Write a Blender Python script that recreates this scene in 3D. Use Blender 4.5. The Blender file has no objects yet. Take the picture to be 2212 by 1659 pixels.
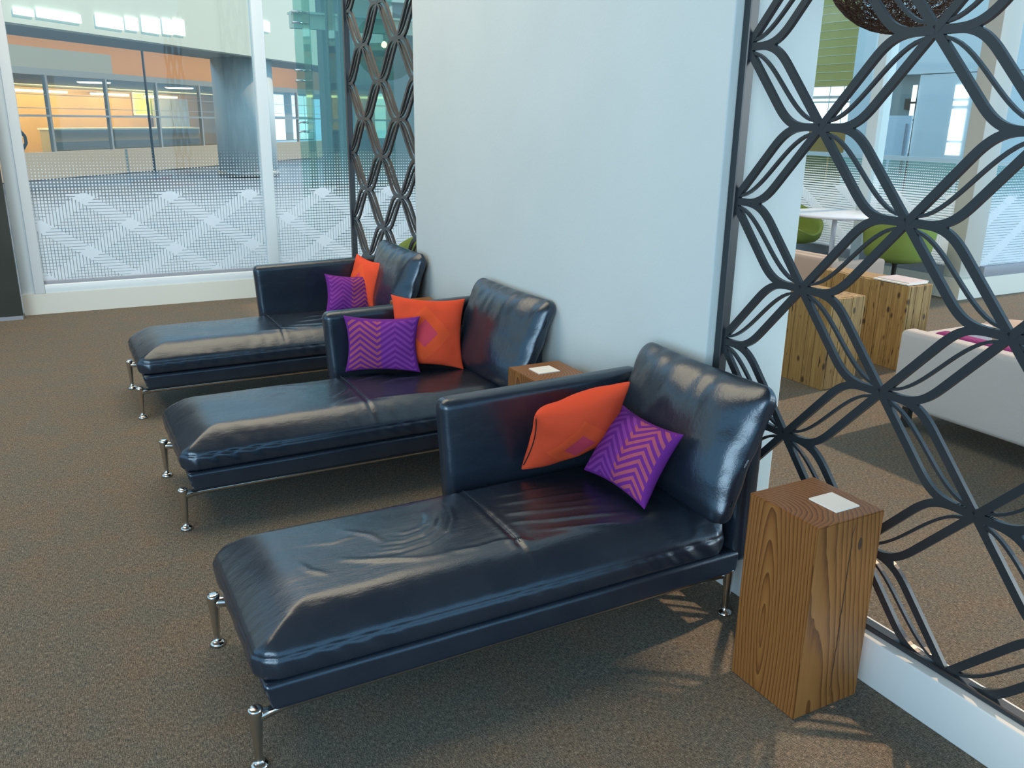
import bpy, bmesh, math, random
from mathutils import Vector, Matrix, noise
random.seed(7)
S = bpy.context.scene
COL = S.collection
PI = math.pi

# ------------------------------------------------------------------ camera
cam_d = bpy.data.cameras.new('camera'); cam = bpy.data.objects.new('camera', cam_d); COL.objects.link(cam)
cam_d.sensor_width = 36.0; cam_d.lens = 1827.88/2212*36.0; cam_d.clip_start = .05; cam_d.clip_end = 300
yaw, pitch, roll = math.radians(28.513), math.radians(17.3215), math.radians(.9158)
fv = Vector((math.sin(yaw)*math.cos(pitch), math.cos(yaw)*math.cos(pitch), -math.sin(pitch)))
rv = Vector((math.cos(yaw), -math.sin(yaw), 0)); uv_ = rv.cross(fv)
r2 = rv*math.cos(roll)+uv_*math.sin(roll); u2 = -rv*math.sin(roll)+uv_*math.cos(roll)
M = Matrix.Identity(4)
for i in range(3):
    M[i][0], M[i][1], M[i][2] = r2[i], u2[i], -fv[i]
M[0][3], M[1][3], M[2][3] = -1.976, 0.0, 1.60
cam.matrix_world = M
S.camera = cam

# ------------------------------------------------------------------ world and lights
W = bpy.data.worlds.new('World'); S.world = W; W.use_nodes = True
bg = W.node_tree.nodes['Background']
bg.inputs[0].default_value = (.38, .71, 1.0, 1); bg.inputs[1].default_value = 1.45

def area(name, loc, target, sx, sy, power, color):
    d = bpy.data.lights.new(name, 'AREA'); d.shape = 'RECTANGLE'; d.size = sx; d.size_y = sy
    d.energy = power; d.color = color
    o = bpy.data.objects.new(name, d); COL.objects.link(o); o.location = loc
    o.rotation_euler = (Vector(target)-Vector(loc)).to_track_quat('-Z', 'Y').to_euler()
    return o
sun_d = bpy.data.lights.new('sun', 'SUN'); sun_d.energy = 3.4; sun_d.angle = math.radians(1.6); sun_d.color = (1, .68, .42)
sun = bpy.data.objects.new('sun', sun_d); COL.objects.link(sun)
sun.rotation_euler = Vector((-1, -.06, -.9)).to_track_quat('-Z', 'Y').to_euler()
# luminous ceiling panel over the seating and two lamps added behind the photographer as window fill
area('ceiling_panel', (-1.9, 5.6, 5.70), (-1.9, 5.6, 0), 6.6, 4.0, 370, (1, .77, .53))
area('window_fill_right', (11.0, -5.8, 3.0), (1.2, 3, 1.0), 5, 4.5, 760, (.95, 1.0, .97))
area('window_fill_left', (-8.8, -5.5, 2.9), (-.6, 3.2, .8), 6, 4.5, 620, (.78, .92, 1.0))

S.view_settings.view_transform = 'Standard'; S.view_settings.look = 'None'
S.view_settings.exposure = 0.0; S.view_settings.gamma = 1.0; S.view_settings.use_curve_mapping = False

# ------------------------------------------------------------------ material helpers
def mat(name):
    m = bpy.data.materials.new(name); m.use_nodes = True
    nt = m.node_tree; b = nt.nodes['Principled BSDF']
    return m, nt, b
def plain(name, col, rough=.5, metal=0.0, spec=.5, emit=None, es=0.0, bump=0.0, bscale=200.0, var=0.0, vscale=6.0):
    m, nt, b = mat(name)
    b.inputs['Base Color'].default_value = (*col, 1); b.inputs['Roughness'].default_value = rough
    b.inputs['Metallic'].default_value = metal; b.inputs['Specular IOR Level'].default_value = spec
    if emit:
        b.inputs['Emission Color'].default_value = (*emit, 1); b.inputs['Emission Strength'].default_value = es
    tc = nt.nodes.new('ShaderNodeNewGeometry')
    if bump:
        n = nt.nodes.new('ShaderNodeTexNoise'); n.inputs['Scale'].default_value = bscale; n.inputs['Detail'].default_value = 3
        nt.links.new(tc.outputs['Position'], n.inputs['Vector'])
        bp = nt.nodes.new('ShaderNodeBump'); bp.inputs['Strength'].default_value = bump; bp.inputs['Distance'].default_value = .004
        nt.links.new(n.outputs['Fac'], bp.inputs['Height']); nt.links.new(bp.outputs['Normal'], b.inputs['Normal'])
    if var:
        n = nt.nodes.new('ShaderNodeTexNoise'); n.inputs['Scale'].default_value = vscale; n.inputs['Detail'].default_value = 4
        nt.links.new(tc.outputs['Position'], n.inputs['Vector'])
        mx = nt.nodes.new('ShaderNodeMix'); mx.data_type = 'RGBA'
        mx.inputs['A'].default_value = (*[c*(1-var) for c in col], 1); mx.inputs['B'].default_value = (*[min(1, c*(1+var)) for c in col], 1)
        nt.links.new(n.outputs['Fac'], mx.inputs['Factor']); nt.links.new(mx.outputs['Result'], b.inputs['Base Color'])
    return m
class NT:
    """tiny math-graph builder"""
    def __init__(s, nt): s.nt = nt
    def v(s, x, sock):
        if hasattr(x, 'links') or hasattr(x, 'is_output'): s.nt.links.new(x, sock)
        else: sock.default_value = x
    def m(s, op, a, b=None, c=None):
        n = s.nt.nodes.new('ShaderNodeMath'); n.operation = op
        s.v(a, n.inputs[0])
        if b is not None: s.v(b, n.inputs[1])
        if c is not None: s.v(c, n.inputs[2])
        return n.outputs[0]
    def mix(s, f, a, b):
        n = s.nt.nodes.new('ShaderNodeMix'); n.data_type = 'RGBA'
        s.v(f, n.inputs['Factor']); s.v(a, n.inputs['A']); s.v(b, n.inputs['B'])
        return n.outputs['Result']
    def noise(s, vec, scale, detail=2.0, rough=.5):
        n = s.nt.nodes.new('ShaderNodeTexNoise'); n.inputs['Scale'].default_value = scale
        n.inputs['Detail'].default_value = detail; n.inputs['Roughness'].default_value = rough
        s.nt.links.new(vec, n.inputs['Vector']); return n.outputs['Fac']
    def mapping(s, vec, scale=(1,1,1), rot=(0,0,0), loc=(0,0,0)):
        n = s.nt.nodes.new('ShaderNodeMapping'); n.inputs['Scale'].default_value = scale
        n.inputs['Rotation'].default_value = rot; n.inputs['Location'].default_value = loc
        s.nt.links.new(vec, n.inputs['Vector']); return n.outputs[0]
    def ramp(s, f, pts):
        n = s.nt.nodes.new('ShaderNodeValToRGB'); e = n.color_ramp.elements
        while len(e) < len(pts): e.new(.5)
        for k, (p, c) in enumerate(pts): e[k].position = p; e[k].color = (*c, 1)
        s.nt.links.new(f, n.inputs[0]); return n.outputs[0]
    def pos(s): return s.nt.nodes.new('ShaderNodeNewGeometry').outputs['Position']
    def obj(s): return s.nt.nodes.new('ShaderNodeTexCoord').outputs['Object']
    def uv(s): return s.nt.nodes.new('ShaderNodeTexCoord').outputs['UV']
    def sep(s, vec):
        n = s.nt.nodes.new('ShaderNodeSeparateXYZ'); s.nt.links.new(vec, n.inputs[0]); return n.outputs
    def bump(s, h, b, strength=.3, dist=.003, normal=None):
        n = s.nt.nodes.new('ShaderNodeBump'); n.inputs['Strength'].default_value = strength; n.inputs['Distance'].default_value = dist
        s.nt.links.new(h, n.inputs['Height'])
        if normal is not None: s.nt.links.new(normal, n.inputs['Normal'])
        if b is not None: s.nt.links.new(n.outputs[0], b.inputs['Normal'])
        return n.outputs[0]
c4 = lambda *c: (*c, 1)

def carpet_material():
    m, nt, b = mat('carpet'); g = NT(nt); p = g.pos()
    n1 = g.noise(g.mapping(p, (330, 60, 1)), 1.0, 2, .7)
    n2 = g.noise(g.mapping(p, (60, 330, 1)), 1.0, 2, .7)
    n3 = g.noise(p, 420, 1)
    big = g.noise(g.mapping(p, (9, 3, 1)), 1.0, 3, .65)
    big2 = g.noise(g.mapping(p, (3, 9, 1), loc=(3, 1, 0)), 1.0, 3, .65)
    f = g.m('ADD', g.m('MULTIPLY', n1, .55), g.m('MULTIPLY', n2, .45))
    f = g.m('ADD', f, g.m('MULTIPLY', g.m('SUBTRACT', n3, .5), .5))
    f2 = g.m('ADD', g.m('MULTIPLY', big, .5), g.m('MULTIPLY', big2, .5))
    base = g.ramp(f, [(.33, (.034, .036, .033)), (.47, (.135, .110, .082)), (.55, (.180, .148, .112)), (.66, (.36, .30, .235))])
    teal = g.ramp(f, [(.33, (.030, .044, .043)), (.5, (.12, .115, .096)), (.66, (.29, .27, .225))])
    fac = g.ramp(f2, [(.42, (0, 0, 0)), (.62, (1, 1, 1))])
    nt.links.new(g.mix(fac, teal, base), b.inputs['Base Color'])
    b.inputs['Roughness'].default_value = .95; b.inputs['Specular IOR Level'].default_value = .15
    g.bump(f, b, .5, .004)
    return m

def leather_material():
    m, nt, b = mat('black_leather'); g = NT(nt); p = g.obj()
    fine = nt.nodes.new('ShaderNodeTexVoronoi'); fine.inputs['Scale'].default_value = 330; nt.links.new(p, fine.inputs['Vector'])
    br = g.noise(p, 6, 3)
    nt.links.new(g.ramp(br, [(.3, (.010, .016, .028)), (.7, (.015, .021, .033))]), b.inputs['Base Color'])
    nt.links.new(g.m('ADD', .22, g.m('MULTIPLY', br, .12)), b.inputs['Roughness'])
    b.inputs['Specular IOR Level'].default_value = 1.0; b.inputs['Specular Tint'].default_value = (.70, .86, 1.0, 1)  # blue of the reflected daylight is put into the specular tint
    n1 = g.bump(g.noise(g.mapping(p, (5, 14, 10)), 1.6, 4, .55), None, .13, .018)
    g.bump(fine.outputs['Distance'], b, .12, .0012, n1)
    return m

def wood_material(name, dark, mid, light, ring=55.0, tilt=(.10, .06, .3), loc=(.09, .02, 0)):
    m, nt, b = mat(name); g = NT(nt); p = g.obj()
    q = g.mapping(p, (1, 1, .22), tilt, loc)
    nz = g.noise(g.mapping(p, (7, 7, 1.6)), 1.0, 3, .5)
    s = g.sep(q)
    r = g.m('SQRT', g.m('ADD', g.m('MULTIPLY', s[0], s[0]), g.m('MULTIPLY', s[1], s[1])))
    r = g.m('ADD', r, g.m('MULTIPLY', nz, .035))
    fr = g.m('FRACT', g.m('MULTIPLY', r, ring))
    grain = g.noise(g.mapping(p, (160, 160, 4)), 1.0, 2, .6)
    t = g.m('ADD', g.m('MULTIPLY', fr, .72), g.m('MULTIPLY', grain, .38))
    tone = g.noise(g.mapping(p, (4, 4, 1)), 1.0, 2)
    colr = g.ramp(t, [(.12, light), (.62, mid), (.90, dark), (1.0, mid)])
    dk = g.mix(g.m('MULTIPLY', tone, .45), colr, c4(*[c*.55 for c in mid]))
    nt.links.new(dk, b.inputs['Base Color'])
    b.inputs['Roughness'].default_value = .42; b.inputs['Specular IOR Level'].default_value = .4
    g.bump(t, b, .15, .001)
    return m

def plank_material():
    m, nt, b = mat('rustic_pine'); g = NT(nt); p = g.pos()
    oi = nt.nodes.new('ShaderNodeObjectInfo').outputs['Random']
    grain = g.noise(g.mapping(p, (70, 70, 3)), 1.0, 3, .6)
    base = g.ramp(grain, [(.3, (.19, .105, .034)), (.6, (.37, .245, .085)), (.8, (.48, .35, .14))])
    base = g.mix(g.m('MULTIPLY', oi, .45), base, c4(.30, .17, .05))
    kn = nt.nodes.new('ShaderNodeTexVoronoi'); kn.inputs['Scale'].default_value = 1
    nt.links.new(g.mapping(p, (13, 13, 7)), kn.inputs['Vector'])
    kf = g.ramp(kn.outputs['Distance'], [(.10, (1, 1, 1)), (.2, (0, 0, 0))])
    crack = g.ramp(g.noise(g.mapping(p, (45, 45, 7)), 1.0, 2), [(.64, (0, 0, 0)), (.70, (1, 1, 1))])
    f = g.m('MAXIMUM', kf, crack)
    nt.links.new(g.mix(f, base, c4(.06, .03, .012)), b.inputs['Base Color']); b.inputs['Roughness'].default_value = .6
    return m

def chevron_material():
    m, nt, b = mat('purple_chevron_weave'); g = NT(nt); s = g.sep(g.uv()); u, v = s[0], s[1]
    tri = g.m('PINGPONG', g.m('ADD', u, .02), .235)      # zig-zags across
    st = g.m('FRACT', g.m('MULTIPLY', g.m('SUBTRACT', v, g.m('MULTIPLY', tri, .95)), 9.0))
    on = g.m('LESS_THAN', st, .5)
    half = g.m('LESS_THAN', u, .5)
    edge = g.m('MULTIPLY', g.m('LESS_THAN', g.m('ABSOLUTE', g.m('SUBTRACT', u, .5)), .46), g.m('LESS_THAN', g.m('ABSOLUTE', g.m('SUBTRACT', v, .5)), .46))
    stripe = g.mix(half, c4(.25, .055, .33), c4(.40, .095, .13))
    col = g.mix(g.m('MULTIPLY', on, edge), c4(.15, .024, .235), stripe)
    w = g.noise(g.mapping(g.uv(), (180, 180, 1)), 1.0, 2)
    col = g.mix(g.m('MULTIPLY', w, .35), col, c4(.10, .016, .16))
    nt.links.new(col, b.inputs['Base Color']); b.inputs['Roughness'].default_value = .9; b.inputs['Specular IOR Level'].default_value = .15
    g.bump(w, b, .3, .002)
    return m
def orange_material():
    m, nt, b = mat('orange_fabric'); g = NT(nt); s = g.sep(g.uv()); u, v = s[0], s[1]
    au = g.m('ABSOLUTE', g.m('SUBTRACT', u, .44)); av = g.m('ABSOLUTE', g.m('SUBTRACT', v, .47))
    dia = g.m('LESS_THAN', g.m('ADD', g.m('DIVIDE', au, .17), g.m('DIVIDE', av, .20)), 1.0)
    dia2 = g.m('LESS_THAN', g.m('ADD', g.m('DIVIDE', au, .36), g.m('DIVIDE', av, .42)), 1.0)
    col = g.mix(dia2, c4(.74, .085, .035), c4(.80, .105, .035))
    col = g.mix(dia, col, c4(.62, .065, .12))
    w = g.noise(g.mapping(g.uv(), (170, 170, 1)), 1.0, 2)
    col = g.mix(g.m('MULTIPLY', w, .25), col, c4(.50, .045, .02))
    nt.links.new(col, b.inputs['Base Color']); b.inputs['Roughness'].default_value = .9; b.inputs['Specular IOR Level'].default_value = .15
    g.bump(w, b, .3, .002)
    return m

def clear_glass(name, tint=(.97, .99, .985), refl=.9):
    m = bpy.data.materials.new(name); m.use_nodes = True; nt = m.node_tree; nt.nodes.clear()
    out = nt.nodes.new('ShaderNodeOutputMaterial'); t = nt.nodes.new('ShaderNodeBsdfTransparent'); gl = nt.nodes.new('ShaderNodeBsdfGlossy')
    t.inputs[0].default_value = (*tint, 1); gl.inputs['Roughness'].default_value = .02; gl.inputs[0].default_value = (refl, refl, refl, 1)
    fr = nt.nodes.new('ShaderNodeFresnel')
    # same reflection on both faces of the pane
    bf = nt.nodes.new('ShaderNodeNewGeometry'); io = nt.nodes.new('ShaderNodeMapRange')
    io.inputs['To Min'].default_value = 1.5; io.inputs['To Max'].default_value = 1/1.5
    nt.links.new(bf.outputs['Backfacing'], io.inputs['Value']); nt.links.new(io.outputs[0], fr.inputs[0])
    mx = nt.nodes.new('ShaderNodeMixShader'); nt.links.new(fr.outputs[0], mx.inputs[0])
    nt.links.new(t.outputs[0], mx.inputs[1]); nt.links.new(gl.outputs[0], mx.inputs[2]); nt.links.new(mx.outputs[0], out.inputs[0])
    return m, nt, mx, out
def frit_glass(name, axis, u0, tint=(.955, .985, .98)):
    m, nt, mx, out = clear_glass(name, tint)
    g = NT(nt); s = g.sep(g.pos()); u, z = s[axis], s[2]
    pitch_ = .0254
    fade = g.m('MINIMUM', 1.0, g.m('MAXIMUM', 0.0, g.m('DIVIDE', g.m('SUBTRACT', z, .86), .52)))
    wdt = g.m('ADD', .22, g.m('MULTIPLY', fade, .80))
    gv = g.m('LESS_THAN', g.m('FRACT', g.m('DIVIDE', u, pitch_)), wdt)
    gh = g.m('LESS_THAN', g.m('FRACT', g.m('DIVIDE', z, pitch_)), wdt)
    a = g.m('DIVIDE', g.m('SUBTRACT', u, u0), .668); b_ = g.m('DIVIDE', g.m('SUBTRACT', z, .93), .45)
    band = lambda e: g.m('LESS_THAN', g.m('ABSOLUTE', g.m('SUBTRACT', g.m('FRACT', g.m('ADD', e, 50.5)), .5)), .125)
    b1 = band(g.m('SUBTRACT', a, b_)); b2 = band(g.m('ADD', a, b_))
    low = g.m('LESS_THAN', z, .97)
    b1 = g.m('MULTIPLY', b1, low); b2 = g.m('MULTIPLY', b2, low)
    gap = g.m('MAXIMUM', g.m('MULTIPLY', gv, g.m('SUBTRACT', 1.0, b2)), g.m('MULTIPLY', gh, g.m('SUBTRACT', 1.0, b1)))
    white = g.m('SUBTRACT', 1.0, gap)
    d = nt.nodes.new('ShaderNodeBsdfDiffuse'); d.inputs[0].default_value = (.86, .93, .98, 1)
    tr = nt.nodes.new('ShaderNodeBsdfTranslucent'); tr.inputs[0].default_value = (.86, .93, .98, 1)
    m1 = nt.nodes.new('ShaderNodeMixShader'); m1.inputs[0].default_value = .4
    nt.links.new(d.outputs[0], m1.inputs[1]); nt.links.new(tr.outputs[0], m1.inputs[2])
    m2 = nt.nodes.new('ShaderNodeMixShader'); nt.links.new(g.m('MULTIPLY', white, .93), m2.inputs[0])
    nt.links.new(mx.outputs[0], m2.inputs[1]); nt.links.new(m1.outputs[0], m2.inputs[2]); nt.links.new(m2.outputs[0], out.inputs[0])
    return m

M_carpet = carpet_material(); M_leather = leather_material()
M_wall = plain('pale_plaster', (.62, .70, .70), .75, var=.05, vscale=2.5, bump=.15, bscale=60)
M_ceil = plain('warm_timber_ceiling', (.20, .15, .11), .6, var=.15, vscale=2)
M_white = plain('white_paint', (.72, .78, .80), .45)
M_trim = plain('cream_skirting', (.68, .70, .64), .55)
M_steel = plain('blackened_steel', (.020, .026, .032), .36, 0.0, .6, bump=.05, bscale=500)
M_chrome = plain('polished_aluminium', (.62, .60, .57), .16, 1.0)
M_wood = wood_material('cherry_block', (.10, .034, .009), (.255, .105, .028), (.335, .155, .046), 85.0, (.10, .55, 0), (.084, -.02, 0))
M_plank = plank_material()
M_purple = chevron_material(); M_orange = orange_material()
M_card = plain('white_card', (.86, .85, .80), .6)
M_frame = plain('pale_blue_white_metal', (.72, .82, .86), .4)
M_gasket = plain('grey_gasket', (.28, .31, .36), .5)
M_darkpanel = plain('dark_bronze_panel', (.045, .052, .045), .55, var=.25, vscale=3)
M_gfx = frit_glass('fritted_glass_front', 0, -1.71)
M_gfy = frit_glass('fritted_glass_side', 1, 5.35)
M_glass = clear_glass('clear_glass')[0]
M_teal = clear_glass('green_tinted_glass', (.62, .80, .76))[0]
M_green = plain('green_wool', (.20, .28, .055), .85, bump=.2, bscale=300)
M_tablewhite = plain('white_laminate', (.75, .78, .85), .3)
M_sofa = plain('light_grey_wool', (.50, .48, .47), .9, bump=.25, bscale=250)
M_tan = plain('tan_felt', (.46, .36, .30), .9)
M_magenta = plain('magenta_fabric', (.22, .012, .14), .9)
M_grey = plain('mid_grey_paint', (.30, .34, .33), .6)
M_post = plain('grey_beige_post', (.50, .51, .47), .5)
M_beige = plain('beige_panel', (.50, .43, .31), .6)
M_palegrn = plain('pale_grey_green_paint', (.66, .70, .58), .6)
M_warm = plain('amber_wood_panel', (.42, .24, .065), .5, var=.18, vscale=1.2)
M_orangewall = plain('copper_toned_panel', (.27, .145, .06), .5)
M_metal = plain('brushed_post', (.46, .44, .40), .35, .6)
M_concfloor = plain('pale_terrazzo', (.15, .19, .23), .35, var=.05)
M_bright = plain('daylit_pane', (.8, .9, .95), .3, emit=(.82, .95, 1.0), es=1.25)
M_striplight = plain('warm_strip_light', (1, .9, .6), .5, emit=(1, .78, .36), es=3.0)
M_disclight = plain('white_lamp', (1, 1, 1), .5, emit=(1, .93, .8), es=2.5)
M_black = plain('black_rubber', (.02, .02, .02), .5)
M_thread = plain('brown_resin_thread', (.055, .025, .014), .6)
M_yellow = plain('mustard_tile', (.50, .40, .11), .45)
M_joint = plain('white_joint', (.72, .72, .60), .6)
M_paper1 = plain('magazine_cover', (.62, .52, .52), .4, var=.25, vscale=14)

# ------------------------------------------------------------------ mesh helpers
def tag(o, label=None, cat=None, group=None, kind=None):
    if label: o['label'] = label
    if cat: o['category'] = cat
    if group: o['group'] = group
    if kind: o['kind'] = kind
    return o
def thing(name, label, cat, loc=(0, 0, 0), rotz=0.0, group=None):
    o = bpy.data.objects.new(name, None); COL.objects.link(o); o.empty_display_size = .1
    o.location = loc; o.rotation_euler = (0, 0, rotz)
    return tag(o, label, cat, group)
def obj(name, me, parent=None, loc=None):
    o = bpy.data.objects.new(name, me); COL.objects.link(o)
    if parent is not None: o.parent = parent
    if loc is not None: o.location = loc
    return o
def mesh(name, verts, faces, material, smooth=False, uvs=None):
    me = bpy.data.meshes.new(name); me.from_pydata([tuple(v) for v in verts], [], faces); me.materials.append(material)
    if smooth:
        for p in me.polygons: p.use_smooth = True
    if uvs:
        l = me.uv_layers.new(name='UVMap')
        for p in me.polygons:
            for li, vi in zip(p.loop_indices, p.vertices): l.data[li].uv = uvs[vi]
    me.update(); return me
def boxmesh(name, lo, hi, material, r=0.0, seg=2):
    bm = bmesh.new(); bmesh.ops.create_cube(bm, size=1)
    for v in bm.verts: v.co = Vector([lo[i]+(v.co[i]+.5)*(hi[i]-lo[i]) for i in range(3)])
    if r > 0: bmesh.ops.bevel(bm, geom=bm.edges[:], offset=r, segments=seg, affect='EDGES', profile=.5)
    me = bpy.data.meshes.new(name); bm.to_mesh(me); bm.free(); me.materials.append(material)
    if r > 0 and seg > 1:
        for p in me.polygons: p.use_smooth = True
    return me
def box(name, lo, hi, material, parent=None, r=0.0, seg=2): return obj(name, boxmesh(name, lo, hi, material, r, seg), parent)
def struct(name, lo, hi, material, r=0.0): return tag(box(name, lo, hi, material, None, r), kind='structure')
def sweep(path, rad, n=8, closed=False):
    """tube along path; rad float or list"""
    V, F = [], []; k = len(path); P = [Vector(p) for p in path]
    up = None
    for i, p in enumerate(P):
        if closed: t = P[(i+1) % k]-P[i-1]
        else: t = P[min(i+1, k-1)]-P[max(i-1, 0)]
        t.normalize()
        if up is None: up = Vector((0, 0, 1)) if abs(t.z) < .9 else Vector((1, 0, 0))
        a = t.cross(up); a.normalize(); b = a.cross(t); up = b
        rr = rad[i] if isinstance(rad, (list, tuple)) else rad
        for j in range(n):
            an = 2*PI*j/n; V.append(p+a*(rr*math.cos(an))+b*(rr*math.sin(an)))
    for i in range(k if closed else k-1):
        for j in range(n):
            i2 = (i+1) % k
            F.append((i*n+j, i*n+(j+1) % n, i2*n+(j+1) % n, i2*n+j))
    if not closed:
        F.append(tuple(range(n-1, -1, -1))); F.append(tuple((k-1)*n+j for j in range(n)))
    return V, F
def lathe(prof, n=20):
    V, F = [], []
    for r_, z_ in prof:
        for j in range(n): V.append((r_*math.cos(2*PI*j/n), r_*math.sin(2*PI*j/n), z_))
    for i in range(len(prof)-1):
        for j in range(n): F.append((i*n+j, i*n+(j+1) % n, (i+1)*n+(j+1) % n, (i+1)*n+j))
    F.append(tuple(range(n-1, -1, -1))); F.append(tuple((len(prof)-1)*n+j for j in range(n)))
    return V, F
def merge(*parts):
    V, F = [], []
    for v, f in parts:
        o = len(V); V += [tuple(x) for x in v]; F += [tuple(i+o for i in q) for q in f]
    return V, F
def coords(h, r, n, k=4):
    inner = h-r; lst = [-(inner+r*math.tan(PI/4*(1-i/k))) for i in range(k)]
    mid = [-inner+2*inner*i/n for i in range(n+1)]
    return lst+mid+[-x for x in reversed(lst)]
def rounded_grid(size, r, n, disp=None, k=4):
    """subdivided rounded box centred at the origin; disp(p, nrm) -> new position"""
    h = [s/2 for s in size]; cs = [coords(h[i], r, n[i], k) for i in range(3)]
    V, F, idx = [], [], {}
    def vert(i, j, l):
        key = (i, j, l)
        if key in idx: return idx[key]
        p = Vector((cs[0][i], cs[1][j], cs[2][l]))
        q = Vector([max(-h[a]+r, min(h[a]-r, p[a])) for a in range(3)]); d = p-q
        nrm = d.normalized() if d.length > 1e-9 else Vector((0, 0, 1))
        w = q+nrm*r
        if disp: w = disp(w, nrm)
        idx[key] = len(V); V.append(w); return idx[key]
    N = [len(c)-1 for c in cs]
    for i in range(N[0]):
        for j in range(N[1]):
            F.append((vert(i, j, 0), vert(i, j+1, 0), vert(i+1, j+1, 0), vert(i+1, j, 0)))
            F.append((vert(i, j, N[2]), vert(i+1, j, N[2]), vert(i+1, j+1, N[2]), vert(i, j+1, N[2])))
    for i in range(N[0]):
        for l in range(N[2]):
            F.append((vert(i, 0, l), vert(i+1, 0, l), vert(i+1, 0, l+1), vert(i, 0, l+1)))
            F.append((vert(i, N[1], l), vert(i, N[1], l+1), vert(i+1, N[1], l+1), vert(i+1, N[1], l)))
    for j in range(N[1]):
        for l in range(N[2]):
            F.append((vert(0, j, l), vert(0, j, l+1), vert(0, j+1, l+1), vert(0, j+1, l)))
            F.append((vert(N[0], j, l), vert(N[0], j+1, l), vert(N[0], j+1, l+1), vert(N[0], j, l+1)))
    return V, F
def sh(VF, d):
    d = Vector(d); return [Vector(v)+d for v in VF[0]], VF[1]

# ------------------------------------------------------------------ room shell
tag(obj('floor', mesh('floor', [(-9, -6, 0), (8.5, -6, 0), (8.5, 5.09, 0), (5.75, 5.09, 0), (5.75, 8.0, 0), (-9, 8.0, 0)], [(0, 1, 2, 3, 4, 5)], M_carpet)), kind='structure')
struct('wall_partition', (0, 2.21, 0), (.385, 4.91, 3.4), M_wall, .006)
struct('trim_1', (0, -1.6, 0), (.10, 2.21, .15), M_white, .004)
struct('trim_2', (0, 4.91, 0), (.10, 6.34, .15), M_white, .004)
# lounge ceiling, above the frame
struct('ceiling', (-9, -6, 5.75), (5.9, 8.2, 6.0), M_ceil)

# front glazing, y = 7.96
GY = 7.96
def window(n, lo, hi, axis, c, material, parts):
    """a glazed bay: pane + members"""
    e = bpy.data.objects.new('window_%d' % n, None); COL.objects.link(e); e['kind'] = 'structure'
    if axis == 0: box('pane', (lo[0], c-.006, lo[1]), (hi[0], c+.006, hi[1]), material, e)
    else: box('pane', (c-.006, lo[0], lo[1]), (c+.006, hi[0], hi[1]), material, e)
    for nm, a, b, mm in parts: box(nm, a, b, mm, e, .004)
    return e
struct('baseboard_front', (-2.262, GY-.06, 0), (5.75, GY+.06, .170), M_trim)
xs = [-2.09, -.25, 1.62, 3.49, 5.36]
ms = [(-.25, -.155), (1.62, 1.715), (3.49, 3.585), (5.36, 5.70)]
left = -2.09
for k, (a, b) in enumerate(ms):
    parts = [('mullion', (a, GY-.05, .24), (b, GY+.07, 4.4), M_frame),
             ('bottom_rail', (left, GY-.05, .170), (b, GY+.05, .240), M_frame),
             ('gasket', (left, GY-.02, .240), (a, GY+.03, .268), M_gasket),
             ('top_rail', (left, GY-.05, 4.30), (a, GY+.05, 4.4), M_frame)]
    if k == 0:
        parts += [('jamb_outer', (-2.262, GY-.045, .170), (-2.165, GY+.09, 4.4), M_frame), ('jamb_inner', (-2.165, GY-.06, .170), (-2.09, GY+.08, 4.4), M_white)]
    window(k+1, (left, .268), (a, 4.30), 0, GY, M_gfx, parts)
    left = b
# side glazing, x = 5.71, and its return at y = 5.09
GX = 5.71
struct('baseboard_side', (GX-.05, 5.15, 0), (GX+.07, 7.90, .20), M_trim)
struct('baseboard_return', (GX-.05, 5.05, 0), (8.5, 5.15, .20), M_trim)
sy = [(5.11, 5.28), (6.30, 6.43), (7.52, 7.65)]
for k in range(2):
    a, b = sy[k][1], sy[k+1][0]
    window(5+k, (a, .30), (b, 4.3), 1, GX+.06, M_gfy,
           [('mullion', (GX, sy[k+1][0], .20), (GX+.17, sy[k+1][1], 4.4), M_frame), ('bottom_rail', (GX, a, .20), (GX+.10, b, .30), M_gasket)] +
           ([('corner_post', (GX, 5.11, .20), (GX+.30, 5.28, 4.4), M_post)] if k == 0 else []))
window(7, (GX+.30, .30), (8.5, 4.3), 0, 5.12, M_gfx, [('bottom_rail', (GX+.30, 5.06, .20), (8.5, 5.15, .30), M_gasket)])

# dark panel at the far left
dp = thing('steel_door', 'dark bronze metal panel left of the white window jamb', 'door', (-2.9, 7.80, 0))
box('leaf', (-1.2, -.04, .03), (.63, .09, 4.2), M_darkpanel, dp, .003)
box('kick_strip', (-1.2, -.046, 0), (.63, .09, .03), M_gasket, dp)

# ------------------------------------------------------------------ lattice screens
DY, DZ = .335, .2395
def bez(p0, p1, p2, p3, t):
    s = 1-t
    return (s**3*p0[0]+3*s*s*t*p1[0]+3*s*t*t*p2[0]+t**3*p3[0], s**3*p0[1]+3*s*s*t*p1[1]+3*s*t*t*p2[1]+t**3*p3[1])
def ribbon(pts, w, dep):
    """flat bar of width w swept in the (y,z) plane, depth dep along x"""
    V, F = [], []; n = len(pts)
    for i in range(n):
        a = pts[max(i-1, 0)]; b = pts[min(i+1, n-1)]; t = Vector((b[0]-a[0], b[1]-a[1])).normalized(); nn = Vector((-t[1], t[0]))*w/2
        p = Vector(pts[i])
        for sx, sn in ((-1, -1), (1, -1), (1, 1), (-1, 1)):
            q = p+nn*sn; V.append((sx*dep/2, q[0], q[1]))
    for i in range(n-1):
        for j in range(4): F.append((i*4+j, i*4+(j+1) % 4, i*4+4+(j+1) % 4, i*4+4+j))
    F.append((3, 2, 1, 0)); F.append(tuple((n-1)*4+j for j in range(4)))
    return V, F
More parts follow.
